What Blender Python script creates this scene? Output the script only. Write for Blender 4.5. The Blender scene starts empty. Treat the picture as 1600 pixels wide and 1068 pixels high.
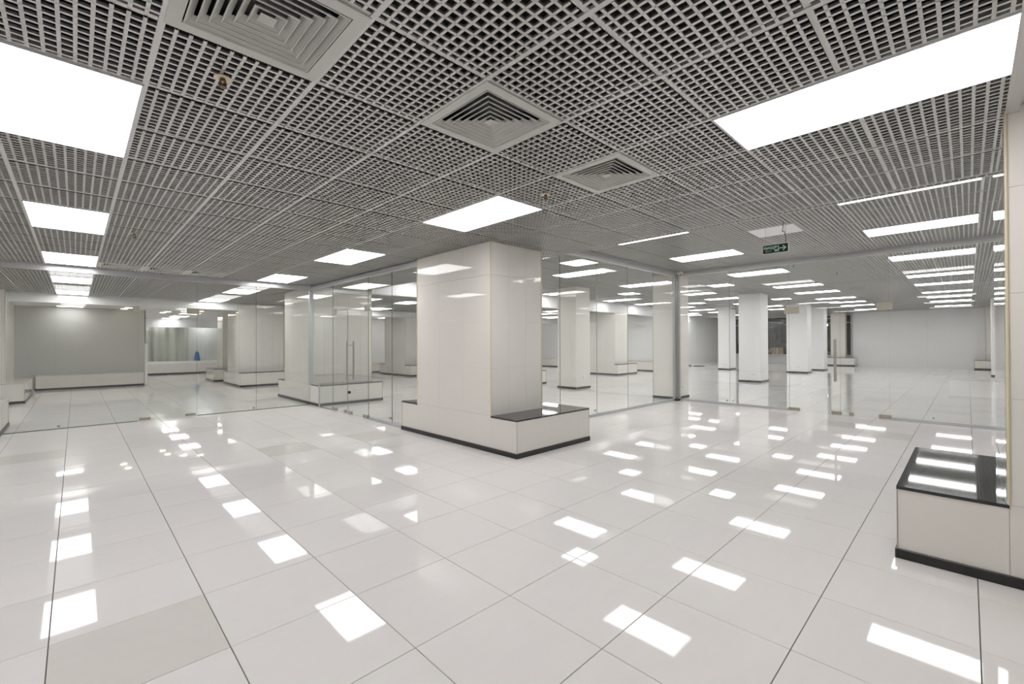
import bpy, math, random
from mathutils import Matrix, Vector

random.seed(7)
sc = bpy.context.scene
col = sc.collection

# ---------------------------------------------------------------- camera
CAM_H = 1.3896
F_PX = 696.87
YAW, PITCH, ROLL = 0.7978, 0.00608, -0.00361
cd = bpy.data.cameras.new('camera')
cam = bpy.data.objects.new('camera', cd)
col.objects.link(cam)
c, s = math.cos(YAW), math.sin(YAW)
fwd, right, up = Vector((c, s, 0)), Vector((s, -c, 0)), Vector((0, 0, 1))
f2 = fwd * math.cos(PITCH) + up * math.sin(PITCH)
u2 = up * math.cos(PITCH) - fwd * math.sin(PITCH)
r3 = right * math.cos(ROLL) + u2 * math.sin(ROLL)
u3 = u2 * math.cos(ROLL) - right * math.sin(ROLL)
M = Matrix((r3, u3, -f2)).transposed().to_4x4()
M.translation = Vector((0, 0, CAM_H))
cam.matrix_world = M
cd.sensor_fit = 'HORIZONTAL'
cd.sensor_width = 36
cd.lens = F_PX / 1600 * 36
cd.shift_x = 2.03 / 1600
cd.shift_y = -3.243 / 1600
cd.clip_start = 0.02
cd.clip_end = 200
sc.camera = cam

# ---------------------------------------------------------------- world, exposure, cycles
w = bpy.data.worlds.new('night')
sc.world = w
w.use_nodes = True
w.node_tree.nodes['Background'].inputs[0].default_value = (0.006, 0.009, 0.012, 1)
w.node_tree.nodes['Background'].inputs[1].default_value = 1.0
sc.view_settings.view_transform = 'Standard'
sc.view_settings.look = 'None'
sc.view_settings.gamma = 1
sc.view_settings.use_curve_mapping = False
sc.view_settings.exposure = 0.6
LAMP = 6.3                      # radiance of the ceiling panels
cy = sc.cycles
cy.max_bounces = 14
cy.diffuse_bounces = 6
cy.glossy_bounces = 6
cy.transmission_bounces = 8
cy.transparent_max_bounces = 40
cy.sample_clamp_indirect = 6
cy.use_denoising = True

# ---------------------------------------------------------------- materials
def mat(name, rgb, rough=0.5, metal=0.0, spec=0.5, noise=0.0, scale=8.0, island=0.0, stretch=None, coat=0.0):
    m = bpy.data.materials.new(name)
    m.use_nodes = True
    nt = m.node_tree
    b = nt.nodes['Principled BSDF']
    b.inputs['Roughness'].default_value = rough
    b.inputs['Metallic'].default_value = metal
    b.inputs['Specular IOR Level'].default_value = spec
    b.inputs['Coat Weight'].default_value = coat
    b.inputs['Coat Roughness'].default_value = 0.03
    if noise == 0 and island == 0:
        b.inputs['Base Color'].default_value = (*rgb, 1)
        return m
    tc = nt.nodes.new('ShaderNodeTexCoord')
    mp = nt.nodes.new('ShaderNodeMapping')
    if stretch: mp.inputs['Scale'].default_value = stretch
    nz = nt.nodes.new('ShaderNodeTexNoise')
    nz.inputs['Scale'].default_value = scale
    nz.inputs['Detail'].default_value = 5
    geo = nt.nodes.new('ShaderNodeNewGeometry')
    nt.links.new(geo.outputs['Position'], mp.inputs['Vector'])
    nt.links.new(mp.outputs[0], nz.inputs['Vector'])
    # value = 1 + noise*(n-.5)*2 + island*(r-.5)*2
    a = nt.nodes.new('ShaderNodeMath'); a.operation = 'MULTIPLY_ADD'
    a.inputs[1].default_value = 2 * noise; a.inputs[2].default_value = 1 - noise
    nt.links.new(nz.outputs['Fac'], a.inputs[0])
    last = a
    if island:
        oi = nt.nodes.new('ShaderNodeObjectInfo')
        ad = nt.nodes.new('ShaderNodeMath'); ad.operation = 'ADD'
        nt.links.new(oi.outputs['Random'], ad.inputs[0])
        nt.links.new(geo.outputs['Random Per Island'], ad.inputs[1])
        fr = nt.nodes.new('ShaderNodeMath'); fr.operation = 'FRACT'
        nt.links.new(ad.outputs[0], fr.inputs[0])
        # most tiles alike, a few greyer
        pw = nt.nodes.new('ShaderNodeMath'); pw.operation = 'POWER'
        pw.inputs[1].default_value = 5
        nt.links.new(fr.outputs[0], pw.inputs[0])
        m2 = nt.nodes.new('ShaderNodeMath'); m2.operation = 'MULTIPLY_ADD'
        m2.inputs[1].default_value = -island
        nt.links.new(pw.outputs[0], m2.inputs[0])
        nt.links.new(a.outputs[0], m2.inputs[2])
        last = m2
    vm = nt.nodes.new('ShaderNodeVectorMath'); vm.operation = 'SCALE'
    vm.inputs[0].default_value = rgb
    nt.links.new(last.outputs[0], vm.inputs['Scale'])
    nt.links.new(vm.outputs[0], b.inputs['Base Color'])
    return m

def emit(name, rgb, k):
    m = bpy.data.materials.new(name); m.use_nodes = True
    nt = m.node_tree; nt.nodes.clear()
    e = nt.nodes.new('ShaderNodeEmission'); o = nt.nodes.new('ShaderNodeOutputMaterial')
    e.inputs[0].default_value = (*rgb, 1); e.inputs[1].default_value = k
    nt.links.new(e.outputs[0], o.inputs[0])
    return m

def glass(name, tint, f0=0.04):
    """clear sheet: Schlick mirror reflection on both faces, the rest passes straight through"""
    m = bpy.data.materials.new(name); m.use_nodes = True
    nt = m.node_tree; nt.nodes.clear()
    N = nt.nodes.new
    g = N('ShaderNodeNewGeometry')
    d = N('ShaderNodeVectorMath'); d.operation = 'DOT_PRODUCT'
    nt.links.new(g.outputs['Normal'], d.inputs[0]); nt.links.new(g.outputs['Incoming'], d.inputs[1])
    ab = N('ShaderNodeMath'); ab.operation = 'ABSOLUTE'; nt.links.new(d.outputs['Value'], ab.inputs[0])
    om = N('ShaderNodeMath'); om.operation = 'SUBTRACT'; om.inputs[0].default_value = 1; nt.links.new(ab.outputs[0], om.inputs[1])
    p = N('ShaderNodeMath'); p.operation = 'POWER'; p.inputs[1].default_value = 5; nt.links.new(om.outputs[0], p.inputs[0])
    ma = N('ShaderNodeMath'); ma.operation = 'MULTIPLY_ADD'; ma.inputs[1].default_value = 1 - f0; ma.inputs[2].default_value = f0
    nt.links.new(p.outputs[0], ma.inputs[0])
    t = N('ShaderNodeBsdfTransparent'); t.inputs[0].default_value = (*tint, 1)
    gl = N('ShaderNodeBsdfGlossy'); gl.inputs['Roughness'].default_value = 0.0
    gl.inputs['Color'].default_value = (1, 1, 1, 1)
    mx = N('ShaderNodeMixShader'); o = N('ShaderNodeOutputMaterial')
    nt.links.new(ma.outputs[0], mx.inputs[0]); nt.links.new(t.outputs[0], mx.inputs[1]); nt.links.new(gl.outputs[0], mx.inputs[2])
    nt.links.new(mx.outputs[0], o.inputs[0])
    return m

M_FLOOR = mat('polished_porcelain', (0.84, 0.82, 0.807), 0.03, spec=0.27, noise=0.022, scale=3.0, island=0.06, stretch=(1.0, 6.0, 1.0))
M_FLOORG = mat('grey_porcelain', (0.745, 0.72, 0.69), 0.05, spec=0.36, noise=0.03, scale=3.0, stretch=(1.0, 6.0, 1.0))
M_GROUT = mat('dark_grout', (0.09, 0.075, 0.06), 0.8)
M_CLAD = mat('cream_wall_tile', (0.80, 0.775, 0.73), 0.025, spec=0.42, noise=0.012, scale=2.0, island=0.02)
M_CAULK = mat('cream_caulk', (0.70, 0.62, 0.45), 0.5, noise=0.06, scale=30)
M_CORE = mat('tile_joint', (0.66, 0.62, 0.55), 0.8)
M_GRANITE = mat('black_granite', (0.022, 0.022, 0.024), 0.04, spec=0.6, noise=0.25, scale=60)
M_SKIRT = mat('black_skirting', (0.016, 0.015, 0.014), 0.28, noise=0.2, scale=20)
M_GRID = mat('silver_grid', (0.62, 0.615, 0.60), 0.38, metal=0.85, noise=0.02, scale=5)
M_RAIL = mat('silver_rail', (0.62, 0.615, 0.60), 0.4, metal=0.4)
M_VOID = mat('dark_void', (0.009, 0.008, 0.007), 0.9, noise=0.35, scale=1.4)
M_VENT = mat('grey_vent_metal', (0.54, 0.54, 0.51), 0.42)
M_PLASTER = mat('white_plaster', (0.84, 0.84, 0.84), 0.55, noise=0.012, scale=1.2)
M_GREYPL = mat('grey_panel', (0.56, 0.56, 0.54), 0.35, noise=0.02, scale=0.8)
M_SLAB = mat('soffit_plaster', (0.72, 0.68, 0.60), 0.7, noise=0.03, scale=6)
M_ALU = mat('brushed_aluminium', (0.55, 0.56, 0.57), 0.32, metal=0.55)
M_STEEL = mat('satin_steel', (0.46, 0.45, 0.42), 0.3, metal=0.85)
M_BRONZE = mat('steel_fitting', (0.42, 0.39, 0.32), 0.35, metal=0.7)
M_WHITEP = mat('white_plastic', (0.84, 0.84, 0.83), 0.35)
M_BLACKP = mat('black_plastic', (0.02, 0.02, 0.02), 0.45)
M_BRASS = mat('dark_brass', (0.16, 0.09, 0.045), 0.35, metal=0.7)
M_LAMPF = mat('lamp_frame', (0.62, 0.62, 0.63), 0.4)
M_LAMP = emit('lamp_diffuser', (1.0, 0.975, 0.972), LAMP)
M_WARM = emit('warm_downlight', (1.0, 0.86, 0.62), 7.0)
M_GLASS = glass('clear_glass', (0.968, 0.982, 0.971))
M_WGLASS = glass('window_glass', (0.78, 0.80, 0.80))
M_EDGE = mat('green_glass_edge', (0.17, 0.21, 0.18), 0.25)
M_BRIGHTEDGE = mat('polished_edge', (0.35, 0.40, 0.36), 0.25)
M_GREEN = mat('sign_green', (0.003, 0.028, 0.016), 0.3)
M_SIGNW = mat('sign_white', (0.62, 0.78, 0.70), 0.5)
M_CARD = mat('beige_board', (0.45, 0.38, 0.28), 0.8, noise=0.05, scale=4)
M_NIGHT = mat('night_facade', (0.05, 0.055, 0.06), 0.9, noise=0.4, scale=0.6)
M_ASPH = mat('asphalt', (0.04, 0.04, 0.04), 0.8, noise=0.2, scale=2)
M_STREET = emit('street_white', (0.85, 0.93, 1.0), 6.0)
M_ORANGE = emit('street_orange', (1.0, 0.16, 0.04), 6.0)
M_CURTAIN = mat('pale_curtain', (0.66, 0.65, 0.60), 0.9, noise=0.03, scale=5)
M_BLUE = mat('blue_cloth', (0.03, 0.15, 0.36), 0.8)
M_DEBRIS = mat('floor_debris', (0.16, 0.14, 0.12), 0.9, noise=0.4, scale=12)

# ---------------------------------------------------------------- mesh helpers
class MB:
    def __init__(self): self.v, self.f, self.m = [], [], []
    def quad(self, a, b, c_, d, mi=0):
        n = len(self.v); self.v += [a, b, c_, d]; self.f.append((n, n + 1, n + 2, n + 3)); self.m.append(mi)
    def box(self, x0, x1, y0, y1, z0, z1, mi=0, faces=None):
        """faces: dict of material per side; keys -x +x -y +y -z +z"""
        n = len(self.v)
        self.v += [(x0, y0, z0), (x1, y0, z0), (x1, y1, z0), (x0, y1, z0), (x0, y0, z1), (x1, y0, z1), (x1, y1, z1), (x0, y1, z1)]
        fs = {'-z': (0, 3, 2, 1), '+z': (4, 5, 6, 7), '-y': (0, 1, 5, 4), '+x': (1, 2, 6, 5), '+y': (2, 3, 7, 6), '-x': (3, 0, 4, 7)}
        for k, q in fs.items():
            self.f.append(tuple(n + i for i in q)); self.m.append((faces or {}).get(k, mi))
        return self
    def cyl(self, p0, p1, r, n=12, mi=0, r1=None, caps=True):
        p0, p1 = Vector(p0), Vector(p1); r1 = r if r1 is None else r1
        d = (p1 - p0).normalized(); a = d.orthogonal().normalized(); b = d.cross(a)
        k = len(self.v)
        for i in range(n):
            t = 2 * math.pi * i / n; o = a * math.cos(t) + b * math.sin(t)
            self.v.append(tuple(p0 + o * r)); self.v.append(tuple(p1 + o * r1))
        for i in range(n):
            j = (i + 1) % n
            self.f.append((k + 2 * i, k + 2 * j, k + 2 * j + 1, k + 2 * i + 1)); self.m.append(mi)
        if caps:
            self.f.append(tuple(k + 2 * i for i in reversed(range(n)))); self.m.append(mi)
            self.f.append(tuple(k + 2 * i + 1 for i in range(n))); self.m.append(mi)
        return self
    def mesh(self, name, mats):
        me = bpy.data.meshes.new(name)
        me.from_pydata(self.v, [], self.f)
        for m_ in (mats if isinstance(mats, (list, tuple)) else [mats]): me.materials.append(m_)
        me.polygons.foreach_set('material_index', self.m)
        me.update()
        return me
    def build(self, name, mats, parent=None, loc=(0, 0, 0)):
        return link(name, self.mesh(name, mats), parent, loc)

def link(name, me, parent=None, loc=(0, 0, 0)):
    o = bpy.data.objects.new(name, me); col.objects.link(o)
    if parent is not None: o.parent = parent
    o.location = loc
    return o

def bevel(o, wd=0.002, seg=2):
    m_ = o.modifiers.new('bevel', 'BEVEL'); m_.width = wd; m_.segments = seg; m_.limit_method = 'ANGLE'
    return o

def tag(o, label=None, cat=None, group=None, kind=None):
    if label: o['label'] = label
    if cat: o['category'] = cat
    if group: o['group'] = group
    if kind: o['kind'] = kind
    return o

def empty(name, loc=(0, 0, 0)):
    o = bpy.data.objects.new(name, None); col.objects.link(o); o.location = loc; o.empty_display_size = 0.1
    return o

def bx(*a, **k): return MB().box(*a, **k)

# ---------------------------------------------------------------- floor (600 mm tiles on dark grout)
FX, FY, T = 1.7119, 1.7695, 0.6
X0, X1, Y0, Y1 = -5.0, 34.0, -3.2, 27.6
floor = tag(bx(X0 - .2, X1 + .2, Y0 - .2, Y1 + .2, -0.3, -0.003).build('floor', M_GROUT), kind='structure')
tm = MB(); g = 0.0016
b_ = 0.0012
def add_tile(mb, cx, cy_, h):
    a0, a1, b0, b1 = cx + g, cx + T - g, cy_ + g, cy_ + T - g
    n = len(mb.v)
    z = h
    mb.v += [(a0 + b_, b0 + b_, z), (a1 - b_, b0 + b_, z), (a1 - b_, b1 - b_, z), (a0 + b_, b1 - b_, z), (a0, b0, z - .003), (a1, b0, z - .003), (a1, b1, z - .003), (a0, b1, z - .003)]
    for q in ((0, 1, 2, 3), (0, 4, 5, 1), (1, 5, 6, 2), (2, 6, 7, 3), (3, 7, 4, 0)):
        mb.f.append(tuple(n + i for i in q)); mb.m.append(0)
add_tile(tm, 0, 0, 0)
tile_me = tm.mesh('floor_tile', M_FLOOR)
grey_me = tile_me.copy(); grey_me.materials[0] = M_FLOORG
GREY = ((0.22, 2.7), (1.86, 6.31), (3.09, 6.19), (-.33, 8.09), (8.6, .7), (9.3, 1.6), (16.4, 6.6), (12.5, 8.0))
tiles = []
for i in range(math.floor((X0 - FX) / T), math.ceil((X1 - FX) / T)):
    for j in range(math.floor((Y0 - FY) / T), math.ceil((Y1 - FY) / T)):
        x, y = FX + i * T, FY + j * T
        cx, cy_ = x + .3, y + .3
        dep = (cx + cy_) * .707; lat = (cx - cy_) * .707
        seen = dep > 0.7 and abs(lat) < dep * 1.22 + .5
        tiles.append((dep if seen else 1e3 + abs(dep), x, y))
tiles.sort()
rest = MB()
for k, (d_, x, y) in enumerate(tiles):
    if k < 298:
        gy = any(x <= a < x + T and y <= b < y + T for a, b in GREY)
        o = link('floor_tile', grey_me if gy else tile_me, floor, (x, y, random.uniform(-.0003, .0003)))
        if gy: o['label'] = 'slightly greyer floor tile'
    else:
        add_tile(rest, x, y, 0)
tag(rest.build('floor_tile', M_FLOOR, floor), kind='stuff')

# ---------------------------------------------------------------- walls
def wall(name, x0, x1, y0, y1, z0=0.0, z1=3.7, m=M_PLASTER):
    return tag(bx(x0, x1, y0, y1, z0, z1).build(name, m), kind='structure')
wall('wall_left', X0 - .2, X0, Y0, Y1)
wall('wall_near', X0, X1 + .2, Y0 - .2, Y0)
wall('wall_back', X0, 20.3, Y1 - .1, Y1 + .1)
# the plain far wall of the raised hall and the windowed wall beside it
wall('wall_far', 32.0, 32.2, -1.0, 4.62)
wall('wall_far', 32.2, 34.2, 4.55, 4.75)
wall('wall_far_side', 5.32, 34.0, -1.25, -1.05)
wall('wall_side', 20.3, 34.2, 12.3, 12.5)
wall('wall_niche', 19.95, 20.25, 10.3, 20.2, 0, 3.1)
wall('wall_niche', 5.5, 19.95, 20.0, 20.2, 0, 3.1)
wall('wall_recess', -4.8, 1.72, 19.75, 19.95, 0, 2.8, M_GREYPL)
wall('wall_recess', -4.8, 1.72, 19.95, 20.0, 0, 2.8)
# windowed wall: sill, head and piers, with the openings left free
wm = MB()
wm.box(33.8, 34.1, 4.75, 12.3, 0, .56); wm.box(33.8, 34.1, 4.75, 12.3, 3.0, 3.7)
wm.box(33.8, 34.1, 8.0, 8.25, .56, 3.0); wm.box(33.8, 34.1, 11.7, 12.3, .56, 3.0)
tag(wm.build('wall_window_side', M_PLASTER), kind='structure')

# header beams
def beam(x0, x1, y0, y1, z0, z1, m=M_PLASTER):
    return tag(bx(x0, x1, y0, y1, z0, z1).build('trim_1', m), kind='structure')
beam(5.3, 19.95, 10.4, 10.6, 2.63, 3.25)
beam(X0, 3.8, 16.4, 16.6, 2.46, 2.95)
beam(5.3, 19.95, 16.4, 16.6, 2.46, 2.95)
beam(1.72, 5.5, 25.95, 26.1, 2.16, 2.8)
beam(1.70, 1.73, 19.75, 26.0, 0, 2.8)
beam(5.4, 5.5, 19.0, 26.0, 0, 2.8)

# ---------------------------------------------------------------- ceilings: open-cell grid panels
CL, CH = 2.6806, 3.04          # low and raised ceiling levels
LX0, LY0, LMX, LMY = 1.4466, 1.6447, 0.6, 0.609
HX0, HY0, HMX, HMY = 5.37, -0.12, 0.603, 0.606

def panel_mb(mx, my, mb=None, ox=0.0, oy=0.0, oz=0.0, h=0.011):
    """one 600 mm open-cell panel seen from below: 12 x 12 cells"""
    mb = mb or MB()
    bw = 0.0068
    def bar(x0, x1, y0, y1, side):
        z0, z1 = oz, oz + h
        mb.quad((x0, y0, z0), (x0, y1, z0), (x1, y1, z0), (x1, y0, z0))
        if side == 'y':
            mb.quad((x0, y0, z0), (x0, y0, z1), (x0, y1, z1), (x0, y1, z0)); mb.quad((x1, y0, z0), (x1, y1, z0), (x1, y1, z1), (x1, y0, z1))
        else:
            mb.quad((x0, y0, z0), (x1, y0, z0), (x1, y0, z1), (x0, y0, z1)); mb.quad((x0, y1, z0), (x0, y1, z1), (x1, y1, z1), (x1, y1, z0))
    for k in range(1, 12):
        cx = ox + mx * k / 12
        bar(cx - bw, cx + bw, oy + .0128, oy + my - .0128, 'y')
    for k in range(1, 12):
        cy_ = oy + my * k / 12
        bar(ox + .0128, ox + mx - .0128, cy_ - bw, cy_ + bw, 'x')
    return mb

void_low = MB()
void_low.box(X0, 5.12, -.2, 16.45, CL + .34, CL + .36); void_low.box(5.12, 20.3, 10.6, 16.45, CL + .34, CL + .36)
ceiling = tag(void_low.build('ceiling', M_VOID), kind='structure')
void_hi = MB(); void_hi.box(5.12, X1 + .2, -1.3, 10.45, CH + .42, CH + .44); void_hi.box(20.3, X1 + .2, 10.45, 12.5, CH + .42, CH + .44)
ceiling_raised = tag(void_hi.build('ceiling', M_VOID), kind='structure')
# plaster ceilings: the bay beyond the second beam, and the strip by the near wall
tag(bx(X0, 20.3, 16.6, Y1, 2.55, 2.6).build('ceiling', M_PLASTER), kind='structure')
sf = bx(X0, 5.12, Y0, -.205, 2.76, 2.80); sf.box(5.12, 10.3, Y0, -1.3, 3.1, 3.14)
tag(sf.build('ceiling', M_SLAB), kind='structure')

low_used, hi_used = set(), set()
def lamp_low(i, j, n=2):
    for k in range(n): low_used.add((i, j + k))
    return (LX0 + i * LMX, LY0 + j * LMY, LMX, LMY * n, CL)
def lamp_hi(i, j, n=2):
    for k in range(n): hi_used.add((i, j + k))
    return (HX0 + i * HMX, HY0 + j * HMY, HMX, HMY * n, CH)

lights = []     # (x, y, w, l, z, label)
def L(spec, label): lights.append((*spec, label))
# --- low ceiling, this room
L(lamp_low(-3, 2), 'large ceiling light panel cut by the left edge of the picture, nearest on the left')
L(lamp_low(-3, 7), 'ceiling light panel in the left row, second from the camera')
L(lamp_low(-3, 12), 'ceiling light panel in the left row, last before the aluminium header of the left glass')
L(lamp_low(2, -3), 'large ceiling light panel at top right, beside the right pillar')
L(lamp_low(2, 2), 'ceiling light panel right in front of the central pillar, near the middle of the picture')
L(lamp_low(2, 7), 'ceiling light panel left of the central pillar, above the glass double door')
L(lamp_low(2, 12), 'ceiling light panel over the corner post where the left and middle glass meet')
L(lamp_low(-3, -3), 'ceiling light panel directly above the camera, outside the picture')
L(lamp_low(-8, -3), 'ceiling light panel behind the camera at the left wall, outside the picture')
L(lamp_low(-8, 2), 'ceiling light panel at the left wall, level with the big left panel, outside the picture')
L(lamp_low(-8, 7), 'ceiling light panel at the left wall, level with the second left panel, outside the picture')
L(lamp_low(-8, 12), 'ceiling light panel at the left wall before the left glass, outside the picture')
# --- low ceiling beyond the glass
L(lamp_low(-3, 17), 'ceiling light panel just beyond the left glass, in line with the left row')
L(lamp_low(-3, 22), 'ceiling light panel beyond the left glass, the one next to the white beam')
L(lamp_low(2, 17), 'ceiling light panel beyond the left glass, left of the tiled pillar at the corner post')
L(lamp_low(2, 22), 'ceiling light panel beyond the left glass, above the square pillar with the low bench')
L(lamp_low(-8, 17), 'ceiling light panel beyond the left glass by the left wall, outside the picture')
L((5.86, 12.0, .6, 1.2, CL), 'ceiling light panel beneath the white beam, nearest the tiled pillar by the double door')
L((7.32, 12.1, .6, .8, CL), 'square ceiling light panel beneath the white beam, left of the central pillar')
L((7.92, 15.0, .6, 1.2, CL), 'farthest ceiling light panel beneath the white beam, left of the central pillar')
L((11.2, 12.1, .6, 1.2, CL), 'ceiling light panel beyond the white beam, hidden behind the central pillar')
L((13.9, 11.6, .6, .8, CL), 'first thin light strip beneath the beam, just right of the central pillar')
L((14.9, 12.8, .6, 1.2, CL), 'second thin light strip beneath the beam, just right of the central pillar')
L((17.0, 14.2, .6, 1.2, CL), 'third thin light strip beneath the beam, just right of the central pillar')
L((17.6, 14.4, .6, 1.2, CL), 'added unseen fill light deep in the recess, hidden behind the benched pillar')  # added out of sight to lift the dark recess walls
L((14.4, 15.0, .6, 1.2, CL), 'added unseen fill light before the second beam of the recess, hidden from view')  # another hidden panel, added to brighten the recess
L((17.6, 11.6, .6, 1.2, CL), 'ceiling light panel in the recess right of the benched pillar of the raised hall')
for (x, y) in ((5.86, 12.0), (7.32, 12.1), (7.92, 15.0), (11.2, 12.1), (13.9, 11.6), (14.9, 12.8), (17.0, 14.2), (17.6, 11.6), (17.6, 14.4), (14.4, 15.0)):
    i, j = round((x - LX0) / LMX), round((y - LY0) / LMY)
    low_used.add((i, j)); low_used.add((i, j + 1))
# --- raised hall
ROWI = [(1, 'first'), (5, 'second'), (10, 'third'), (16, 'fourth'), (20, 'fifth'), (25, 'sixth'), (29, 'seventh'), (33, 'eighth'), (39, 'ninth')]
COLJ = [(0, 'nearest the right wall'), (5, 'second file from right'),
        (10, 'third file from right'), (15, 'file along the white beam')]
for i, rn in ROWI:
    for j, cn in COLJ:
        sp = lamp_hi(i, j)
        if i == 1: sp = (6.025, *sp[1:])
        L(sp, 'long light panel, %s of nine rows in the raised hall, %s' % (rn, cn))
L(lamp_hi(29, 19), 'ceiling light panel at the far side wall of the raised hall')
L(lamp_hi(36, 19), 'farthest added fill light by the side wall of the raised hall')  # added to brighten the dim side wall
L(lamp_hi(25, 18), 'added fill light just past the recess wall, hidden behind the slim column')  # hidden panel added for more light on the side wall
L(lamp_hi(33, 18), 'added fill light by the side wall of the raised hall, beside the far slim column')  # added as fill for the dark stretch of side wall
for i, j, t in ((3, 9, 'nearest, right behind the central pillar'), (13, 8, 'left of the slim column at the glass corner'),
                (13, 13, 'between the third and fourth rows, by the benched pillar'), (23, 8, 'between the fifth and sixth rows'), (22, 13, 'far back beside the benched pillar')):
    L(lamp_hi(i, j, 1), 'small square ceiling light, raised hall, ' + t)
# bay past the second beam
L((-.42, 19.05, .6, .5, 2.55), 'thin light strip under the left beam, just before the grey panel wall')
L((2.85, 20.4, .6, 1.0, 2.55), 'nearest warm rectangular light past the opening beside the grey panel wall')
L((2.85, 22.8, .6, 1.2, 2.55), 'middle warm rectangular light before the glazed shopfront at far left')
L((2.8, 25.0, .6, .85, 2.55), 'last rectangular light, against the white fascia of the glazed front at far left')
L((10.0, 18.0, .6, 1.2, 2.55), 'ceiling light panel in the back bay behind the central pillar')
L((2.5, 26.4, .6, 1.0, 2.55), 'added fill light behind the glazed front at far left, left one')  # added to brighten the interior behind the glazing
L((4.4, 26.4, .6, 1.0, 2.55), 'added fill light behind the glazed front at far left, right one')  # second fill light added for the interior behind the glazing
L((-3.5, 18.0, .6, 1.2, 2.55), 'ceiling light panel in the back bay at the left wall, outside the picture')

plain = {(3, 3)}
vents_low = {(-2, 0): 'large square four-way ceiling air diffuser cut by the top edge of the picture',
             (0, 0): 'square four-way ceiling air diffuser in the middle of the ceiling, the larger whole one',
             (2, 0): 'square four-way ceiling air diffuser right of the middle one, smaller in the picture'}
for (i, j) in vents_low: low_used.add((i, j))
for i in (-2, -1, 0): low_used.add((i, 13))
hi_used |= plain

def inside(x0, x1, y0, y1, bxs):
    return any(x0 >= a - .01 and x1 <= b + .01 and y0 >= c_ - .01 and y1 <= d + .01 for a, b, c_, d in bxs)

def layout(used, gx, gy, mx, my, region):
    out = []
    for i in range(-12, 50):
        for j in range(-6, 34):
            if (i, j) in used: continue
            x, y = gx + i * mx, gy + j * my
            if region(x + mx / 2, y + my / 2): out.append((x, y))
    return out
low = layout(low_used, LX0, LY0, LMX, LMY, lambda x, y: (X0 < x < 5.1 and -.2 < y < 16.35) or (5.1 < x < 20.0 and 10.7 < y < 16.35))
hi = layout(hi_used, HX0, HY0, HMX, HMY, lambda x, y: (5.15 < x < 34 and -1.3 < y < 10.4) or (20.3 < x < 34 and 10.4 <= y < 12.3))
def lay(panels, mx, my, z, parent, nmax):
    me = panel_mb(mx, my).mesh('ceiling_panel', M_GRID)
    def key(p):
        cx, cy_ = p[0] + .3, p[1] + .3
        d = (cx + cy_) * .707; l = (cx - cy_) * .707
        return d if (d > 1.2 and abs(l) < d * 1.2 + .3) else 1e3 + abs(d)
    panels.sort(key=key)
    far = MB()
    for k, (x, y) in enumerate(panels):
        if k < nmax: link('ceiling_panel', me, parent, (x, y, z + random.uniform(0, .0015)))
        else: panel_mb(mx, my, far, x, y, z)
    if far.v: tag(far.build('ceiling_panel', M_GRID, parent), kind='stuff')
lay(low, LMX, LMY, CL, ceiling, 280)
lay(hi, HMX, HMY, CH, ceiling_raised, 280)
# support rails along Y between the rows of panels
rail_spans = []
for i in range(-10, 7):
    x = LX0 + i * LMX
    if X0 < x < 5.1: rail_spans.append((x, -.18, 16.35, CL, ceiling))
for i in range(-1, 48):
    x = HX0 + i * HMX
    if 5.15 < x < 33.9: rail_spans.append((x, -1.03, 10.38 if x < 20.3 else 12.25, CH, ceiling_raised))
for i in range(7, 31):
    x = LX0 + i * LMX
    if x < 20: rail_spans.append((x, 10.62, 16.35, CL, ceiling))
def lamp_gap(x, z):
    """spans of y covered by a light whose inside straddles x (rails stop there)"""
    return sorted((b, b + l) for a, b, w_, l, zz, _ in lights if abs(zz - z) < .01 and a + .02 < x < a + w_ - .02)
for x, y0, y1, z, par in rail_spans:
    mb = MB(); y = y0
    for a, b in lamp_gap(x, z) + [(y1, y1)]:
        if a > y: mb.box(x - .0123, x + .0123, y, a, z + .003, z + .018)
        y = b
    if z == CL and abs(x - (LX0 + 5 * LMX)) < .01: pass
    mb.build('support_rail', M_RAIL, par)
def cross_rails(x0, x1, y, z, par, bars):
    mb = MB(); x = x0
    gaps = sorted((a, a + w_) for a, b, w_, l, zz, _ in lights if abs(zz - z) < .01 and b + .02 < y < b + l - .02)
    gaps += [(a, b) for a, b, c0, c1 in bars if c0 < y < c1]
    for a, b in sorted(gaps) + [(x1, x1)]:
        if a > x: mb.box(x, a, y - .0125, y + .0125, z + .0085, z + .019)
        x = max(x, b)
    if mb.v: mb.build('cross_rail', M_RAIL, par)
for j in range(-3, 25):
    y = LY0 + j * LMY
    if y < 16.3: cross_rails(X0, 5.10 if y < 10.6 else 20, y, CL, ceiling, [])
for j in range(-1, 21):
    y = HY0 + j * HMY
    cross_rails(5.15 if y < 10.4 else 20.3, 33.9, y, CH, ceiling_raised, [])
# cut strip of cells along the step, and the step between the two ceiling levels
ct = MB()
for k in range(0, 212):
    y = -.16 + k * .05
    if y < 10.4: ct.box(5.06, 5.10, y - .0068, y + .0068, CL, CL + .011)
ct.build('cut_panel', M_GRID, ceiling)
st = bx(5.10, 5.125, -.2, 10.4, CL - .002, CL + .34)
tag(st.build('trim_2', M_VENT), kind='structure')
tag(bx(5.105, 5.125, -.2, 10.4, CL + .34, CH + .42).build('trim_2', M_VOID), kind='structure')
# perimeter angle along the side of the room
pr = bx(X0, 5.06, -.21, -.175, CL - .006, CL + .06); pr.box(X0, 5.06, -.175, -.155, CL - .003, CL + .03); pr.box(X0, 5.06, -.235, -.212, CL + .03, CL + .12)
tag(pr.build('trim_3', M_RAIL), kind='structure')

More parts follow.
